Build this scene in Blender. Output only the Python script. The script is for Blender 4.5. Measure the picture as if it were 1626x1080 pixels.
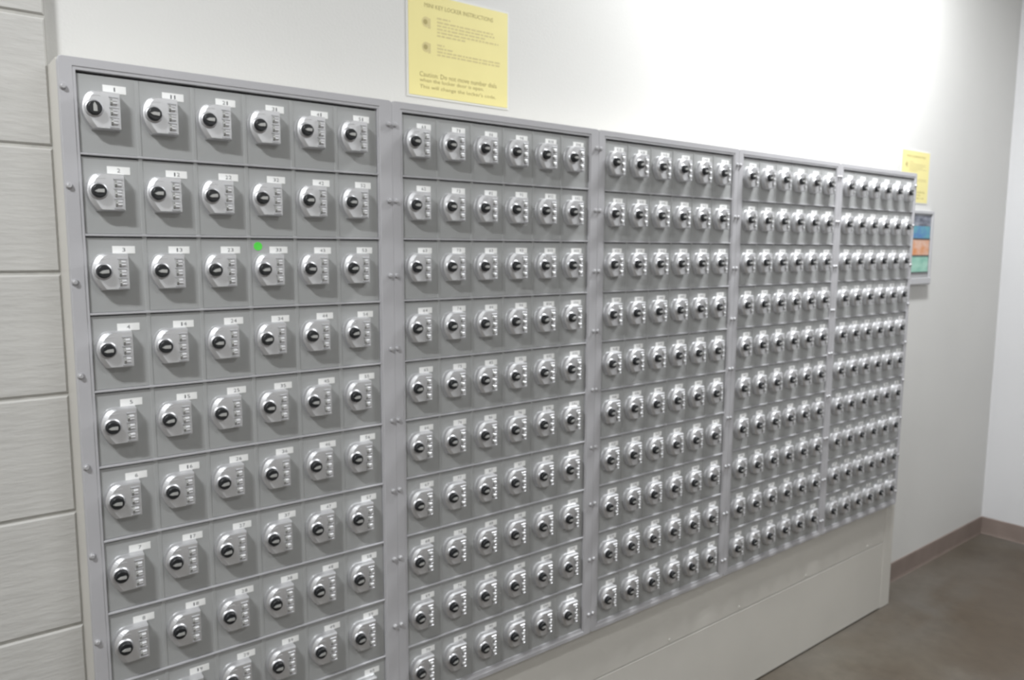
import bpy, math, random
from math import sin, cos, pi, radians
from mathutils import Matrix, Vector

random.seed(7)
sc = bpy.context.scene
for o in list(bpy.data.objects):
    bpy.data.objects.remove(o)
COL = sc.collection

# ------------------------------------------------------------------ scale
# All numbers below are in "units" measured from the photograph (x along the
# wall, y into the wall, z relative to the first lock).  S turns them to metres.
S = 0.9
ZO = 1.890                       # floor is this far below the first lock
def W(x, y, z):
    return Vector((x * S, y * S, (z + ZO) * S))

# ------------------------------------------------------------------ camera
yaw, pitch, roll = 0.67093916, -0.11852083, 0.00459227
fwd = Vector((sin(yaw) * cos(pitch), cos(yaw) * cos(pitch), sin(pitch)))
rt = Vector((cos(yaw), -sin(yaw), 0.0))
up = rt.cross(fwd)
r2 = rt * cos(roll) + up * sin(roll)
u2 = -rt * sin(roll) + up * cos(roll)
cd = bpy.data.cameras.new('camera')
cam = bpy.data.objects.new('camera', cd)
COL.objects.link(cam)
cd.sensor_width = 36.0
cd.lens = 1222.23 / 1626 * 36
cd.clip_start = 0.02
loc = W(-0.28972, -1.55291, -0.24290)
M = Matrix(((r2.x, u2.x, -fwd.x, loc.x), (r2.y, u2.y, -fwd.y, loc.y), (r2.z, u2.z, -fwd.z, loc.z), (0, 0, 0, 1)))
cam.matrix_world = M
cd.dof.use_dof = True
cd.dof.focus_distance = 0.60
cd.dof.aperture_fstop = 13.0
sc.camera = cam

# ------------------------------------------------------------------ world and light
w = bpy.data.worlds.new('world')
sc.world = w
w.use_nodes = True
w.node_tree.nodes['Background'].inputs[0].default_value = (0.9, 0.93, 1.0, 1)
w.node_tree.nodes['Background'].inputs[1].default_value = 0.02

def area(name, x, y, z, sx, sy, power, col=(0.97, 0.99, 1.0)):
    l = bpy.data.lights.new(name, 'AREA')
    l.shape = 'RECTANGLE'
    l.size = sx * S
    l.size_y = sy * S
    l.energy = power
    l.color = col
    o = bpy.data.objects.new(name, l)
    o.location = W(x, y, z)
    COL.objects.link(o)
    return o
area('ceiling_or_fill_lamp', 2.60, -0.45, 1.40, 1.0, 0.14, 62)
area('ceiling_or_fill_lamp', -1.25, -1.15, 1.40, 0.45, 0.16, 58)
area('ceiling_or_fill_lamp', 1.0, -3.0, 1.40, 1.2, 0.6, 30)  # unseen fill lamp, added to lift the light in the room

sc.view_settings.view_transform = 'Standard'
sc.view_settings.look = 'None'
sc.view_settings.gamma = 1.0
sc.view_settings.use_curve_mapping = False
sc.view_settings.exposure = 0.0

# ------------------------------------------------------------------ materials
def mat(name, col, rough=0.5, metal=0.0, noise=0.0, nscale=20.0, bump=0.0, bscale=60.0, stretch=(1, 1, 1), col2=None, spec=None, bdist=0.002):
    m = bpy.data.materials.new(name)
    m.use_nodes = True
    nt = m.node_tree
    b = nt.nodes['Principled BSDF']
    b.inputs['Base Color'].default_value = (*col, 1)
    b.inputs['Roughness'].default_value = rough
    b.inputs['Metallic'].default_value = metal
    if spec is not None:
        b.inputs['Specular IOR Level'].default_value = spec
    if noise or bump:
        tc = nt.nodes.new('ShaderNodeTexCoord')
        mp = nt.nodes.new('ShaderNodeMapping')
        mp.inputs['Scale'].default_value = stretch
        nt.links.new(tc.outputs['Object'], mp.inputs['Vector'])
    if noise:
        n = nt.nodes.new('ShaderNodeTexNoise')
        n.inputs['Scale'].default_value = nscale
        n.inputs['Detail'].default_value = 6
        nt.links.new(mp.outputs[0], n.inputs['Vector'])
        mx = nt.nodes.new('ShaderNodeMix')
        mx.data_type = 'RGBA'
        c2 = col2 or tuple(c * (1 - noise) for c in col)
        mx.inputs['A'].default_value = (*col, 1)
        mx.inputs['B'].default_value = (*c2, 1)
        r = nt.nodes.new('ShaderNodeMapRange')
        r.inputs['From Min'].default_value = 0.35
        r.inputs['From Max'].default_value = 0.65
        nt.links.new(n.outputs['Fac'], r.inputs['Value'])
        nt.links.new(r.outputs[0], mx.inputs['Factor'])
        nt.links.new(mx.outputs['Result'], b.inputs['Base Color'])
    if bump:
        n2 = nt.nodes.new('ShaderNodeTexNoise')
        n2.inputs['Scale'].default_value = bscale
        n2.inputs['Detail'].default_value = 4
        nt.links.new(mp.outputs[0], n2.inputs['Vector'])
        bp = nt.nodes.new('ShaderNodeBump')
        bp.inputs['Strength'].default_value = bump
        bp.inputs['Distance'].default_value = bdist
        nt.links.new(n2.outputs['Fac'], bp.inputs['Height'])
        nt.links.new(bp.outputs[0], b.inputs['Normal'])
    return m

WALL = mat('wall_paint', (0.70, 0.695, 0.68), 0.7, noise=0.03, nscale=2, bump=0.15, bscale=180)
WALLR = mat('right_wall_paint', (0.70, 0.70, 0.715), 0.7, noise=0.03, nscale=2, bump=0.12, bscale=180)
BLOCK = mat('block_paint', (0.54, 0.53, 0.51), 0.6, noise=0.06, nscale=9, bump=0.5, bscale=55, stretch=(0.35, 1, 1.8), bdist=0.003)
MORTAR = mat('mortar_joint', (0.53, 0.52, 0.49), 0.8, noise=0.2, nscale=30)
CEIL = mat('ceiling_paint', (0.7, 0.7, 0.68), 0.9)
BASEB = mat('baseboard_vinyl', (0.27, 0.215, 0.19), 0.5, noise=0.15, nscale=8)
BOX = mat('box_paint', (0.62, 0.60, 0.56), 0.45, noise=0.06, nscale=3, bump=0.12, bscale=25, stretch=(1, 1, 1))
BOXD = mat('box_gap_shade', (0.05, 0.05, 0.045), 0.8)
FRAME = mat('frame_enamel', (0.465, 0.46, 0.48), 0.42, noise=0.04, nscale=6, bump=0.05, bscale=300)
DOOR = mat('door_enamel', (0.375, 0.38, 0.38), 0.40, noise=0.04, nscale=9, bump=0.05, bscale=300)
NICK = mat('lock_nickel', (0.68, 0.68, 0.695), 0.54, 0.85, noise=0.05, nscale=60)
CHROME = mat('lock_chrome', (0.62, 0.62, 0.64), 0.44, 0.92)
BLACK = mat('knob_black', (0.012, 0.013, 0.015), 0.35)
DARK = mat('dial_dark', (0.05, 0.05, 0.055), 0.5)
GREY = mat('knob_pointer_grey', (0.44, 0.44, 0.43), 0.35, 0.3)
LABEL = mat('sticker_white', (0.86, 0.86, 0.85), 0.5)
INK = mat('label_ink', (0.10, 0.10, 0.11), 0.6)
GREEN = mat('sticker_green', (0.10, 0.72, 0.07), 0.5)
YELLOW = mat('notice_yellow', (0.86, 0.77, 0.34), 0.55, noise=0.03, nscale=12)
LAM = mat('laminate_clear_edge', (0.80, 0.80, 0.78), 0.25)
INKB = mat('notice_ink', (0.42, 0.35, 0.13), 0.6)
INKL = mat('notice_fine_print', (0.66, 0.57, 0.27), 0.6)
PFRAME = mat('poster_frame_grey', (0.52, 0.52, 0.54), 0.35, 0.2)
BOLT = mat('bolt_steel', (0.45, 0.445, 0.46), 0.4, 0.3)

def floor_mat():
    m = bpy.data.materials.new('floor_concrete')
    m.use_nodes = True
    nt = m.node_tree
    b = nt.nodes['Principled BSDF']
    tc = nt.nodes.new('ShaderNodeTexCoord')
    def noise(scale, det, dist=0.0):
        n = nt.nodes.new('ShaderNodeTexNoise')
        n.inputs['Scale'].default_value = scale
        n.inputs['Detail'].default_value = det
        n.inputs['Distortion'].default_value = dist
        nt.links.new(tc.outputs['Object'], n.inputs['Vector'])
        return n
    b.inputs['Specular IOR Level'].default_value = 0.3
    n1 = noise(1.3, 8, 0.6)
    r = nt.nodes.new('ShaderNodeValToRGB')
    cr = r.color_ramp
    cr.elements[0].position = 0.33
    cr.elements[0].color = (0.066, 0.050, 0.035, 1)
    cr.elements[1].position = 0.68
    cr.elements[1].color = (0.185, 0.17, 0.15, 1)
    e = cr.elements.new(0.5)
    e.color = (0.13, 0.11, 0.087, 1)
    nt.links.new(n1.outputs['Fac'], r.inputs['Fac'])
    n2 = noise(28, 8)
    def patch(prev, x, y, sx, sy, col, amt):
        """worn or stained area lying at a place on the floor"""
        c = W(x, y, -ZO) - W(-3.3, -4.3, -ZO - 0.1)
        cr_ = nt.nodes.new('ShaderNodeVectorMath'); cr_.operation = 'SUBTRACT'
        nt.links.new(tc.outputs['Object'], cr_.inputs[0])
        cr_.inputs[1].default_value = c
        dv = nt.nodes.new('ShaderNodeVectorMath'); dv.operation = 'MULTIPLY'
        nt.links.new(cr_.outputs[0], dv.inputs[0])
        dv.inputs[1].default_value = (1 / (sx * S), 1 / (sy * S), 0)
        ln = nt.nodes.new('ShaderNodeVectorMath'); ln.operation = 'LENGTH'
        nt.links.new(dv.outputs[0], ln.inputs[0])
        nn = noise(2.6, 6, 0.8)
        ad = nt.nodes.new('ShaderNodeMath'); ad.operation = 'MULTIPLY_ADD'
        nt.links.new(nn.outputs['Fac'], ad.inputs[0]); ad.inputs[1].default_value = 1.6
        nt.links.new(ln.outputs['Value'], ad.inputs[2])
        m_ = nt.nodes.new('ShaderNodeMapRange')
        m_.inputs['From Min'].default_value = 1.2; m_.inputs['From Max'].default_value = 2.0
        m_.inputs['To Min'].default_value = amt; m_.inputs['To Max'].default_value = 0.0
        nt.links.new(ad.outputs[0], m_.inputs['Value'])
        x_ = nt.nodes.new('ShaderNodeMix'); x_.data_type = 'RGBA'
        nt.links.new(m_.outputs[0], x_.inputs['Factor'])
        nt.links.new(prev, x_.inputs['A']); x_.inputs['B'].default_value = (*col, 1)
        return x_.outputs['Result']
    base = r.outputs['Color']
    base = patch(base, 3.10, -0.10, 1.0, 0.24, (0.185, 0.178, 0.165), 0.8)
    base = patch(base, 2.55, -0.25, 0.8, 0.35, (0.180, 0.155, 0.120), 0.7)
    base = patch(base, 3.55, -0.42, 1.0, 0.50, (0.105, 0.080, 0.056), 1.0)
    mx = nt.nodes.new('ShaderNodeMix')
    mx.data_type = 'RGBA'
    mx.blend_type = 'MULTIPLY'
    mx.inputs['Factor'].default_value = 0.35
    nt.links.new(base, mx.inputs['A'])
    nt.links.new(n2.outputs['Fac'], mx.inputs['B'])
    nt.links.new(mx.outputs['Result'], b.inputs['Base Color'])
    n3 = noise(3.5, 5)
    mr = nt.nodes.new('ShaderNodeMapRange')
    mr.inputs['To Min'].default_value = 0.25
    mr.inputs['To Max'].default_value = 0.55
    nt.links.new(n3.outputs['Fac'], mr.inputs['Value'])
    nt.links.new(mr.outputs[0], b.inputs['Roughness'])
    bp = nt.nodes.new('ShaderNodeBump')
    bp.inputs['Strength'].default_value = 0.1
    bp.inputs['Distance'].default_value = 0.003
    nt.links.new(n2.outputs['Fac'], bp.inputs['Height'])
    nt.links.new(bp.outputs[0], b.inputs['Normal'])
    return m
FLOOR = floor_mat()

# ------------------------------------------------------------------ mesh builder (units, scaled by S on build)
class MB:
    def __init__(s):
        s.v, s.f, s.m, s.sm = [], [], [], []
    def add(s, vs, fs, mi=0, smooth=False):
        n = len(s.v)
        s.v += [tuple(v) for v in vs]
        for f in fs:
            s.f.append([n + i for i in f])
            s.m.append(mi)
            s.sm.append(smooth)
        return s
    def box(s, x0, x1, y0, y1, z0, z1, mi=0, ch=0.0):
        """box; with ch the front (-y) edges are chamfered"""
        if ch <= 0:
            vs = [(x, y, z) for y in (y0, y1) for z in (z0, z1) for x in (x0, x1)]
            return s.add(vs, [(0, 1, 3, 2), (4, 6, 7, 5), (0, 4, 5, 1), (2, 3, 7, 6), (0, 2, 6, 4), (1, 5, 7, 3)], mi)
        def ring(y, i):
            return [(x0 + i, y, z0 + i), (x1 - i, y, z0 + i), (x1 - i, y, z1 - i), (x0 + i, y, z1 - i)]
        return s.loft([ring(y1, 0), ring(y0 + ch, 0), ring(y0, ch)], mi)
    def loft(s, rings, mi=0, smooth=False, cap0=True, cap1=True, capm=None):
        n = len(rings[0])
        base = len(s.v)
        vs = [p for r in rings for p in r]
        fs = []
        for k in range(len(rings) - 1):
            for i in range(n):
                j = (i + 1) % n
                fs.append((k * n + i, k * n + j, (k + 1) * n + j, (k + 1) * n + i))
        s.add(vs, fs, mi, smooth)
        if cap0:
            s.f.append([base + i for i in range(n)][::-1]); s.m.append(mi); s.sm.append(False)
        if cap1:
            s.f.append([base + (len(rings) - 1) * n + i for i in range(n)]); s.m.append(mi if capm is None else capm); s.sm.append(False)
        return s
    def lathe(s, prof, cx=0, cz=0, n=20, mi=0, smooth=True, cap0=False, cap1=True, capm=None):
        """prof = [(radius, y)...] about a y axis"""
        rings = [[(cx + r * cos(2 * pi * i / n), y, cz + r * sin(2 * pi * i / n)) for i in range(n)] for r, y in prof]
        return s.loft(rings, mi, smooth, cap0, cap1, capm)
    def mesh(s, name, mats):
        me = bpy.data.meshes.new(name)
        me.from_pydata([(a * S, b * S, c * S) for a, b, c in s.v], [], s.f)
        for m in mats:
            me.materials.append(m)
        me.polygons.foreach_set('material_index', s.m)
        me.polygons.foreach_set('use_smooth', s.sm)
        import bmesh
        bm = bmesh.new(); bm.from_mesh(me)
        bmesh.ops.recalc_face_normals(bm, faces=bm.faces)
        bm.to_mesh(me); bm.free()
        me.update()
        return me

def link(name, me, parent=None, loc=(0, 0, 0)):
    """loc is in units relative to the parent"""
    o = bpy.data.objects.new(name, me)
    COL.objects.link(o)
    o.location = (loc[0] * S, loc[1] * S, loc[2] * S)
    if parent:
        o.parent = parent
    return o
def root(name, x, y, z, label, cat, group=None):
    o = bpy.data.objects.new(name, None)
    o.empty_display_size = 0.05
    COL.objects.link(o)
    o.location = W(x, y, z)
    o['label'] = label
    o['category'] = cat
    if group:
        o['group'] = group
    return o
def structure(name, me, x, y, z):
    o = bpy.data.objects.new(name, me)
    COL.objects.link(o)
    o.location = W(x, y, z)
    o['kind'] = 'structure'
    return o
def sbox(name, m, x0, x1, y0, y1, z0, z1, **k):
    """structure box given in photo units"""
    b = MB().box(0, x1 - x0, 0, y1 - y0, 0, z1 - z0, **k)
    return structure(name, b.mesh(name, [m]), x0, y0, z0)

# ------------------------------------------------------------------ the room
FZ = -ZO
CZ = 1.42
XR = 4.585                      # right wall
XL = -3.2
YF = -4.2                       # wall behind the camera
YW = 0.15                       # smooth wall behind the lockers
YB = 0.12                       # face of the block wall
sbox('floor', FLOOR, XL - .1, XR + .1, YF - .1, YW + .2, FZ - 0.1, FZ)
sbox('ceiling', CEIL, XL - .1, XR + .1, YF - .1, YW + .2, CZ, CZ + 0.1)
sbox('wall_back', WALL, -0.05, XR + .1, YW, YW + .2, FZ, CZ)
sbox('wall_right', WALLR, XR, XR + .1, YF, YW, FZ, CZ)
sbox('wall_front', WALL, XL, XR, YF - .1, YF, FZ, CZ)
sbox('wall_end', WALL, XL - .1, XL, YF, YW, FZ, CZ)
# block wall on the left: mortar core and single painted blocks
wl = sbox('wall_left', MORTAR, XL, -0.05, YB + 0.004, YW + .2, FZ, CZ)
PITCH = 0.2325
blkF = MB().box(0.0015, 0.4635, -0.004, 0.02, 0.003, PITCH - 0.003, ch=0.003).mesh('block', [BLOCK])
blkH = MB().box(0.0015, 0.2310, -0.004, 0.02, 0.003, PITCH - 0.003, ch=0.003).mesh('block', [BLOCK])
z = 0.172 - 9 * PITCH                  # course joint just below the floor line
k = 0
while z < CZ:
    zz0 = max(z, FZ); zz1 = min(z + PITCH, CZ)
    if zz1 - zz0 > 0.03:
        x = -0.05
        first = True
        while x > XL + 0.02:
            wdt = 0.2325 if (first and k % 2) else 0.465
            x0 = max(x - wdt, XL)
            if zz1 - zz0 > PITCH - 0.001 and x0 == x - wdt:
                me = blkH if wdt < 0.3 else blkF
            else:
                me = MB().box(0.0015, x - x0 - 0.0015, -0.004, 0.02, 0.003, zz1 - zz0 - 0.003, ch=0.003).mesh('block', [BLOCK])
            ox, oz = x0 - XL, zz0 - FZ
            link('block', me, wl, (ox, 0.0, oz))
            x = x0
            first = False
    z += PITCH
    k += 1
# vinyl cove base
def baseboard(name, L, along_x, x, y):
    b = MB()
    prof = [(0, 0), (0.008, 0), (0.0065, 0.005), (0.0055, 0.014), (0.005, 0.094), (0.003, 0.1), (0, 0.1)]
    if along_x:
        r0 = [(0, -a, c) for a, c in prof]; r1 = [(L, -a, c) for a, c in prof]
    else:
        r0 = [(-a, 0, c) for a, c in prof]; r1 = [(-a, L, c) for a, c in prof]
    b.loft([r0, r1])
    return structure(name, b.mesh(name, [BASEB]), x, y, FZ)
baseboard('baseboard_back', XR - 0.0085 - 3.238, True, 3.238, YW)
baseboard('baseboard_right', YW - 0.001 - YF, False, XR, YF)

# ------------------------------------------------------------------ painted wooden surround under and behind the banks
BOXR = 3.236
ZT = 0.0875
ZB = -1.392
sur = root('locker_surround', -0.05, 0.035, FZ, 'off-white painted wooden box carrying the locker banks, boarded down to the floor', 'cabinet')
def spart(name, x0, x1, y0, y1, z0, z1, m=BOX, ch=0.0015):
    me = MB().box(0, x1 - x0, 0, y1 - y0, 0, z1 - z0, ch=ch).mesh(name, [m])
    return link(name, me, sur, (x0 + 0.05, y0 - 0.035, z0 - FZ))
spart('side_panel', -0.05, -0.036, 0.037, 0.149, FZ + 0.001, ZT - .001)
spart('side_panel', BOXR - 0.02, BOXR, 0.040, 0.149, FZ + 0.001, ZT - .001)
spart('top_panel', -0.0355, BOXR - 0.0205, 0.037, 0.149, ZT - 0.0135, ZT - .001)
spart('upper_board', -0.0355, 3.150, 0.040, 0.056, -1.5675, ZB + 0.004)
spart('lower_board', -0.0355, 3.150, 0.040, 0.056, FZ + 0.006, -1.5700)
spart('corner_post', 3.1515, BOXR - 0.0205, 0.039, 0.06, FZ + 0.001, ZB + 0.004)
spart('toe_gap_shade', -0.0355, 3.150, 0.058, 0.070, FZ + 0.001, FZ + 0.03, BOXD, 0)  # near-black strip behind the lower board: shade of the floor gap as colour
for x in (0.35, 1.0, 1.66, 2.05, 2.5, 3.0):       # filled screw heads on the upper board
    me = MB().lathe([(0.006, 0.0), (0.006, -0.0008), (0.004, -0.0016)], n=12).mesh('screw', [BOX])
    link('screw', me, sur, (x + 0.05, 0.040 - 0.035, -1.553 - FZ))

# ------------------------------------------------------------------ lock and door meshes (origin = knob axis)
P = 0.0991                      # door pitch
Q = 0.144                       # row pitch
YD = 0.026                      # door face
YFc = 0.020                     # frame face
door_me = MB().box(-0.0225 + 0.0008, -0.0225 + P - 0.0008, YD, YD + 0.010, -0.0785 + 0.0026, 0.0655 - 0.0044, ch=0.0006).mesh('locker_door', [DOOR])

def smooth_pts(p, k=2):
    """Catmull-Rom through the points of an open line"""
    q = []
    for i in range(len(p) - 1):
        p0 = p[max(i - 1, 0)]; p1 = p[i]; p2 = p[i + 1]; p3 = p[min(i + 2, len(p) - 1)]
        for j in range(k):
            t = j / k
            q.append(tuple(0.5 * ((2 * p1[a]) + (-p0[a] + p2[a]) * t + (2 * p0[a] - 5 * p1[a] + 4 * p2[a] - p3[a]) * t * t + (-p0[a] + 3 * p1[a] - 3 * p2[a] + p3[a]) * t ** 3) for a in (0, 1)))
    q.append(p[-1])
    return q
BODY0 = [(.0050, .0322), (-.0030, .0300), (-.0100, .0240), (-.0148, .0150), (-.0172, .0050), (-.0172, -.0045), (-.0150, -.0130), (-.0115, -.0205), (-.0070, -.0275), (-.0015, -.0342)]
BODY1 = [(.0085, .0302), (.0015, .0265), (-.0040, .0200), (-.0078, .0125), (-.0095, .0040), (-.0095, -.0045), (-.0078, -.0115), (-.0045, -.0185), (-.0005, -.0255), (.0045, -.0326)]
def outline(pts, xr, zt, zb, g=0.0):
    q = smooth_pts(pts)
    return [(xr + g, zb - g), (xr + g, zt + g)] + [(x - g, z_ + (g if z_ > .028 else (-g if z_ < -.028 else 0))) for x, z_ in q]
def body_mesh():
    b = MB()
    o0 = outline(BODY0, 0.0440, 0.0318, -0.0342, 0.0008)
    o1 = outline(BODY0, 0.0437, 0.0316, -0.0342)
    o2 = outline(BODY1, 0.0424, 0.0300, -0.0326)
    ring = lambda o, y: [(x, y, z_) for x, z_ in o]
    b.loft([ring(o0, YD + 0.0005), ring(o0, YD - 0.003), ring(o1, YD - 0.0045), ring(o1, 0.0098), ring(o2, 0.0045)])
    # collar around the knob
    b.lathe([(0.0160, 0.0050), (0.0153, 0.0036), (0.0134, 0.0018), (0.0125, 0.0014), (0.0119, 0.0030)], n=24, mi=1, cap1=False)
    # recessed dark dial channel
    b.box(0.0250, 0.0398, 0.0041, 0.0050, -0.0305, 0.0235, mi=0)
    # ridges between the three dial windows
    for z_ in (0.0225, 0.0048, -0.0126, -0.0298):
        b.loft([[(0.0245, 0.0046, z_ - 0.0016), (0.0400, 0.0046, z_ - 0.0016), (0.0400, 0.0046, z_ + 0.0016), (0.0245, 0.0046, z_ + 0.0016)],
                [(0.0250, 0.0022, z_ - 0.0009), (0.0396, 0.0022, z_ - 0.0009), (0.0396, 0.0022, z_ + 0.0003), (0.0250, 0.0022, z_ + 0.0003)]], mi=1)
    # small raised scroll mark above the knob
    pts = [(-0.004, 0.0205), (-0.001, 0.0232), (0.004, 0.0225), (0.008, 0.0238), (0.012, 0.0225)]
    for (xa, za), (xb, zb_) in zip(pts, pts[1:]):
        b.loft([[(xa, 0.0047, za - .0006), (xb, 0.0047, zb_ - .0006), (xb, 0.0047, zb_ + .0006), (xa, 0.0047, za + .0006)],
                [(xa, 0.0040, za - .0003), (xb, 0.0040, zb_ - .0003), (xb, 0.0040, zb_ + .0003), (xa, 0.0040, za + .0003)]], mi=0)
    return b.mesh('lock_body', [NICK, CHROME, DARK])
body_me = body_mesh()
def knob_mesh():
    b = MB()
    b.lathe([(0.0118, 0.0035), (0.0118, -0.0062), (0.0112, -0.0074), (0.0101, -0.0080)], n=24)
    # raised pointer across the face
    def ring(y, i):
        return [(-0.0098 + i, y, -0.001), (-0.0045, y, -0.0040 + i), (0.0066, y, -0.0040 + i), (0.0078 - i, y, 0.0), (0.0066, y, 0.0038 - i), (-0.0030, y, 0.0032 - i)]
    b.loft([ring(-0.0078, 0), ring(-0.0094, 0), ring(-0.0100, 0.0006)], mi=0, capm=1)
    b.loft([ring(-0.0094, 0.0008), ring(-0.0104, 0.0012)], mi=1)
    return b.mesh('knob', [BLACK, GREY])
knob_me = knob_mesh()
def wheel_mesh():
    """one number wheel, axis along x, ten flats, notched"""
    b = MB()
    n = 20
    def ring(x, amp):
        return [(x, (0.0074 - (amp if i % 2 else 0)) * sin(2 * pi * i / n + .15), (0.0074 - (amp if i % 2 else 0)) * cos(2 * pi * i / n + .15)) for i in range(n)]
    b.loft([ring(-0.0060, 0.0), ring(-0.0022, 0.0)], mi=1)
    b.loft([ring(-0.0022, 0.0009), ring(0.0052, 0.0009), ], mi=0)
    # printed digit strokes on the flats
    for i in range(0, n, 2):
        a = 2 * pi * (i + 0.5) / n + .15
        r = 0.00745
        y, z_ = r * sin(a), r * cos(a)
        t = (cos(a) * 0.0008, -sin(a) * 0.0008)
        b.add([(-0.0052, y - t[0], z_ - t[1]), (-0.0032, y - t[0], z_ - t[1]), (-0.0032, y + t[0], z_ + t[1]), (-0.0052, y + t[0], z_ + t[1])], [(0, 1, 2, 3)], 2)
    return b.mesh('dial_wheel', [NICK, GREY, DARK])
wheel_me = wheel_mesh()

# digits, taken once from the built-in font
def text_geo(txt, size=1.0, align='LEFT'):
    c = bpy.data.curves.new('txt', 'FONT')
    c.body = txt
    c.size = size
    c.align_x = align
    c.resolution_u = 2
    o = bpy.data.objects.new('txt', c)
    COL.objects.link(o)
    dg = bpy.context.evaluated_depsgraph_get()
    dg.update()
    me = o.evaluated_get(dg).to_mesh()
    vs = [tuple(v.co) for v in me.vertices]
    fs = [tuple(p.vertices) for p in me.polygons]
    o.evaluated_get(dg).to_mesh_clear()
    bpy.data.objects.remove(o)
    bpy.data.curves.remove(c)
    xs = [v[0] for v in vs]; ys = [v[1] for v in vs]
    return vs, fs, min(xs), max(xs), min(ys), max(ys)
DIG = {d: text_geo(d) for d in '0123456789'}
def put_text(b, geo, x0, x1, z0, z1, y, mi):
    vs, fs, a, c, e, g = geo
    sx = (x1 - x0) / (c - a); sz = (z1 - z0) / (g - e)
    b.add([(x0 + (v[0] - a) * sx, y, z0 + (v[1] - e) * sz) for v in vs], fs, mi)
def label_mesh(num, dx=0.0, dz=0.0):
    b = MB()
    x0, x1, z0, z1 = 0.0208 + dx, 0.0595 + dx, 0.0322 + dz, 0.0460 + dz
    b.box(x0, x1, YD - 0.0006, YD + 0.0002, z0, z1)
    s_ = str(num)
    cw, g = 0.0052, 0.0014
    wd = len(s_) * cw + (len(s_) - 1) * g
    x = (x0 + x1) / 2 - wd / 2
    for ch in s_:
        ww = cw * (0.45 if ch == '1' else 1)
        put_text(b, DIG[ch], x + (cw - ww) / 2, x + (cw + ww) / 2, z0 + 0.0033, z1 - 0.0033, YD - 0.0008, 1)
        x += cw + g
    return b.mesh('number_label', [LABEL, INK])

bolt_me = MB().lathe([(0.0060, 0.0), (0.0060, -0.0015), (0.0048, -0.0028), (0.0044, -0.0050), (0.0032, -0.0060)], n=12, cap1=True).mesh('bolt', [BOLT])

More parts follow.
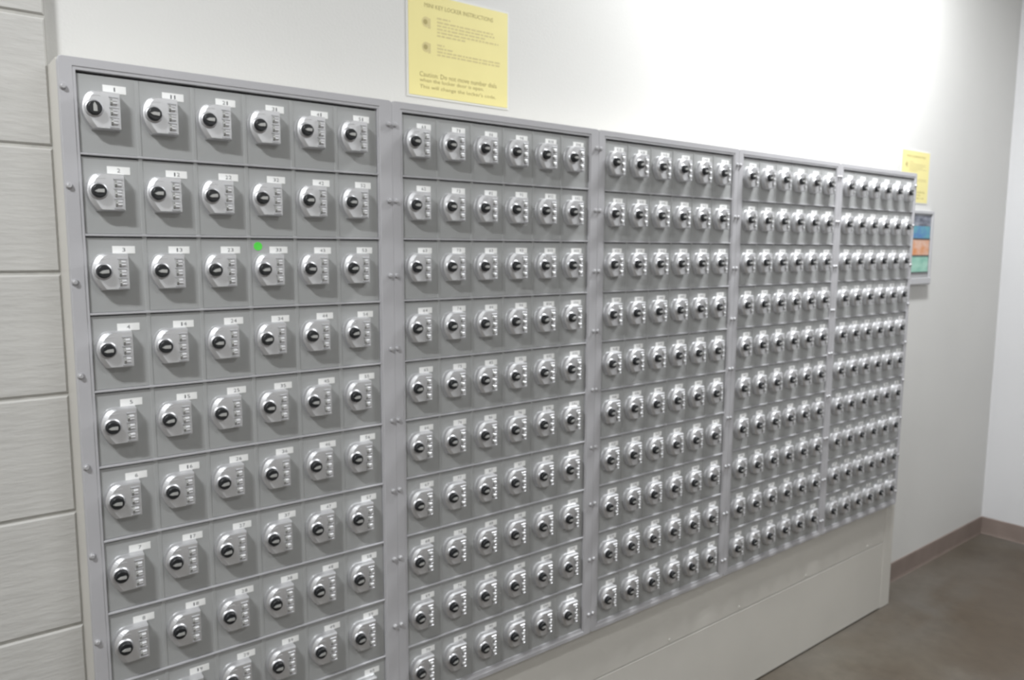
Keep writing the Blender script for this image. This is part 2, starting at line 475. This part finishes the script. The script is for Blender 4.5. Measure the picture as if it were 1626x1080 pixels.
# ------------------------------------------------------------------ the five banks
OFF = [0, 0.6587, 1.3162, 1.9667, 2.6108]
RIGHTS = [0.6085, 0.6073, 0.6003, 0.5939, 0.5895]
rnd = random.Random(3)
def make_bank(bi, label):
    ox = OFF[bi]
    t = root('locker_bank', ox - 0.05, YFc, ZB, label, 'lockers', 'banks of small grey lockers along the wall')
    def part(name, me, x=0, y=0, z_=0, parent=None):
        return link(name, me, parent or t, (x + 0.05, y - YFc, z_ - ZB))
    xl, xr = -0.0500, RIGHTS[bi]
    il, ir = -0.0225, -0.0225 + 6 * P
    it, ib = 0.0655, 0.0655 - 10 * Q
    zb = ZB
    f = MB()
    y0, y1 = YFc, 0.0365
    def ring4(a, b_, c, d, y, k=0.0006):
        return [(a + k, y, c), (b_ - k, y, c), (b_ - k * .3, y, c + k * .3), (b_, y, c + k), (b_, y, d - k), (b_ - k * .3, y, d - k * .3), (b_ - k, y, d),
                (a + k, y, d), (a + k * .3, y, d - k * .3), (a, y, d - k), (a, y, c + k), (a + k * .3, y, c + k * .3)]
    # picture-frame section: outer return, face, stepped lip, inner return
    rings = [ring4(xl, xr, zb, ZT, y1, .007), ring4(xl, xr, zb, ZT, y0 + .0006, .007), ring4(xl + .0006, xr - .0006, zb + .0006, ZT - .0006, y0, .007),
             ring4(il - .006, ir + .006, ib - .006, it + .007, y0), ring4(il - .0045, ir + .0045, ib - .0045, it + .0055, y0 + .0014),
             ring4(il - .0008, ir + .0008, ib - .001, it + .001, y0 + .0014), ring4(il, ir, ib, it, y0 + .0022), ring4(il, ir, ib, it, y1)]
    f.loft(rings, cap0=False, cap1=False)
    part('frame', f.mesh('frame', [FRAME]))
    cs = MB()
    cs.box(xl + 0.018, ir + 0.012, 0.0375, 0.140, ZB + 0.0065, ZT - 0.016)
    part('case', cs.mesh('case', [DARK]))
    rail = MB()
    rail.loft([[(il, 0.036, -0.0020), (il, 0.0222, -0.0020), (il, 0.0208, -0.0010), (il, 0.0208, 0.0012), (il, 0.0228, 0.0022), (il, 0.036, 0.0022)],
               [(ir, 0.036, -0.0020), (ir, 0.0222, -0.0020), (ir, 0.0208, -0.0010), (ir, 0.0208, 0.0012), (ir, 0.0228, 0.0022), (ir, 0.036, 0.0022)]])
    rail_me = rail.mesh('rail', [FRAME])
    for r in range(9):
        part('rail', rail_me, 0, 0, 0.0655 - (r + 1) * Q)
    # bottom ledge under the last row
    lg = MB().box(il, ir, 0.0222, 0.0360, ib, ib + 0.005, ch=0.001)
    part('ledge', lg.mesh('ledge', [FRAME]))
    div_me = MB().box(-0.0040, 0.0040, 0.0249, 0.0259, ib + 0.006, it - 0.0048, ch=0.0009).mesh('divider', [DOOR])
    for c in range(1, 6):
        part('divider', div_me, il + c * P)
    for k in range(9):
        z_ = 0.0345 - k * 0.1708
        part('bolt', bolt_me, -0.0438, YFc, z_)
        part('bolt', bolt_me, xr - 0.0105, YFc, z_)
    for c in range(6):
        for r in range(10):
            x, z_ = c * P, -r * Q
            d = part('locker_door', door_me, x, 0, z_)
            link('lock_body', body_me, d)
            kn = link('knob', knob_me, d)
            if bi == 0 and c == 0 and r == 0:
                kn.rotation_euler = (0, radians(90), 0)
            else:
                kn.rotation_euler = (0, radians(rnd.uniform(-7, 7)), 0)
            for zc in (0.01365, -0.0039, -0.0212):
                wh = link('dial_wheel', wheel_me, d, (0.0323, 0.0078, zc))
                wh.rotation_euler = (radians(36 * rnd.randrange(10) + 9), 0, 0)
            num = bi * 60 + c * 10 + r + 1
            dx = rnd.uniform(-.0015, .0012) - (0.003 if bi else 0)
            link('number_label', label_mesh(num, dx, rnd.uniform(-.0008, .0008)), d)
            if bi == 0 and c == 3 and r == 2:
                g = MB().lathe([(0.0088, YD), (0.0088, YD - 0.0008)], cx=-0.004, cz=0.047, n=20, smooth=False)
                st = link('sticker', g.mesh('sticker', [GREEN]), d)
                st['label'] = 'round bright green sticker'
    return t
LAB = ['grey steel locker bank nearest the painted block wall, with one round green sticker',
       'grey steel locker bank right of the green-stickered one, under the large yellow notice',
       'grey steel locker bank in the middle of the row of five, bare wall above it',
       'grey steel locker bank second from the far end, fourth from the block wall',
       'grey steel locker bank at the far end, in front of the framed colour poster']
for i in range(5):
    make_bank(i, LAB[i])

# ------------------------------------------------------------------ yellow notices
def notice(x0, x1, z0, z1, label):
    """sheet on the smooth wall; laminated with a clear edge"""
    t = root('wall_notice', x0, YW, z0, label, 'sign')
    wd, h = x1 - x0, z1 - z0
    e = 0.005
    link('laminate', MB().box(-e, wd + e, -0.0016, -0.0003, -e, h + e).mesh('laminate', [LAM]), t)
    b = MB().box(0, wd, -0.0024, -0.0017, 0, h)
    link('sheet', b.mesh('sheet', [YELLOW]), t)
    def tx(txt, u0, u1, v, hh, mi, tgt):
        put_text(tgt, text_geo(txt), wd * u0, wd * u1, h * (1 - v) - hh * h / 2, h * (1 - v) + hh * h / 2, -0.0026, mi)
    for nm, txt, u0, u1, v, hh in (('title_line', 'MINI KEY LOCKER INSTRUCTIONS', 0.15, 0.84, 0.105, 0.042),
                                   ('text_line', 'Caution: Do not move number dials', 0.10, 0.88, 0.785, 0.048),
                                   ('text_line', 'when the locker door is open.', 0.10, 0.74, 0.848, 0.048),
                                   ('text_line', "This will change the locker's code.", 0.10, 0.87, 0.912, 0.048)):
        b = MB()
        tx(txt, u0, u1, v, hh, 0, b)
        link(nm, b.mesh(nm, [INKB]), t)
    # fine print, too small to read: short word-length strokes
    rr = random.Random(5)
    b = MB()
    def line(u0, u1, v):
        u = u0
        while u < u1 - 0.01:
            l = min(rr.uniform(0.02, 0.06), u1 - u)
            b.add([(wd * u, -0.0026, h * (1 - v) - h * .008), (wd * (u + l), -0.0026, h * (1 - v) - h * .008),
                   (wd * (u + l), -0.0026, h * (1 - v) + h * .008), (wd * u, -0.0026, h * (1 - v) + h * .008)], [(0, 1, 2, 3)])
            u += l + 0.010
    line(0.27, 0.40, 0.212)
    for q, v in enumerate((0.250, 0.283, 0.316, 0.349)):
        line(0.27, (0.84, 0.86, 0.76, 0.90)[q], v)
    line(0.27, 0.56, 0.382)
    line(0.27, 0.34, 0.475)
    line(0.27, 0.42, 0.508)
    for q, v in enumerate((0.541, 0.572)):
        line(0.27, (0.92, 0.93)[q], v)
    link('fine_print', b.mesh('fine_print', [INKL]), t)['kind'] = 'stuff'
    # two small pictograms of a knob
    for v in (0.27, 0.515):
        b = MB()
        cx, cz = wd * 0.165, h * (1 - v)
        b.lathe([(0.0125, -0.00245), (0.0125, -0.0026)], cx=cx, cz=cz, n=18, smooth=False, mi=1)
        b.lathe([(0.0062, -0.0026), (0.0062, -0.00275)], cx=cx - .002, cz=cz, n=14, smooth=False)
        b.box(cx + 0.006, cx + 0.013, -0.0027, -0.0025, cz - 0.014, cz + 0.010, mi=1)
        link('pictogram', b.mesh('pictogram', [INKB, INKL]), t)
    return t
notice(0.731, 1.040, 0.137, 0.383, 'yellow laminated notice with dark lettering, on the wall above the second locker bank')
notice(3.325, 3.600, -0.020, 0.214, 'yellow notice partly hidden by the far end of the lockers, above the framed poster')

# ------------------------------------------------------------------ framed poster beside the far bank
pf = root('framed_poster', 3.425, YW, -0.408, 'grey framed poster with blue, orange and green pictures beside the last locker bank', 'poster')
pw, ph = 0.232, 0.352
b = MB()
def rr4(i, y):
    return [(i, y, i), (pw - i, y, i), (pw - i, y, ph - i), (i, y, ph - i)]
b.loft([rr4(0, -0.0005), rr4(0, -0.016), rr4(0.002, -0.018), rr4(0.014, -0.018), rr4(0.018, -0.012)], cap0=False, cap1=False)
link('frame', b.mesh('frame', [PFRAME]), pf)
link('backing', MB().box(0.001, pw - .001, -0.0105, -0.0006, 0.001, ph - .001).mesh('backing', [mat('poster_board', (0.42, 0.42, 0.43), 0.5)]), pf)
def pic(name, z0, z1, c1, c2, sc_, lab):
    m = mat('print_' + name, c1, 0.4, noise=0.5, nscale=sc_, col2=c2, stretch=(1, 1, 2.2))
    o = link('picture', MB().box(0.036, pw - 0.024, -0.0120, -0.0106, z0, z1).mesh('picture', [m]), pf)
    o['label'] = lab
pic('header', 0.280, 0.332, (0.07, 0.08, 0.12), (0.28, 0.30, 0.36), 22, 'dark header strip')
pic('blue', 0.222, 0.279, (0.06, 0.20, 0.46), (0.10, 0.36, 0.42), 16, 'blue picture')
pic('orange', 0.142, 0.216, (0.70, 0.25, 0.06), (0.74, 0.50, 0.40), 14, 'orange picture')
pic('green', 0.062, 0.137, (0.20, 0.48, 0.38), (0.38, 0.66, 0.54), 14, 'mint green picture')
link('ledge', MB().box(0.012, pw - 0.012, -0.026, -0.0182, 0.004, 0.034, ch=0.002).mesh('ledge', [PFRAME]), pf)
for z_ in (0.139, 0.219, 0.059):
    link('separator', MB().box(0.036, pw - 0.022, -0.0140, -0.0121, z_ - 0.0020, z_ + 0.0020).mesh('separator', [DARK]), pf)
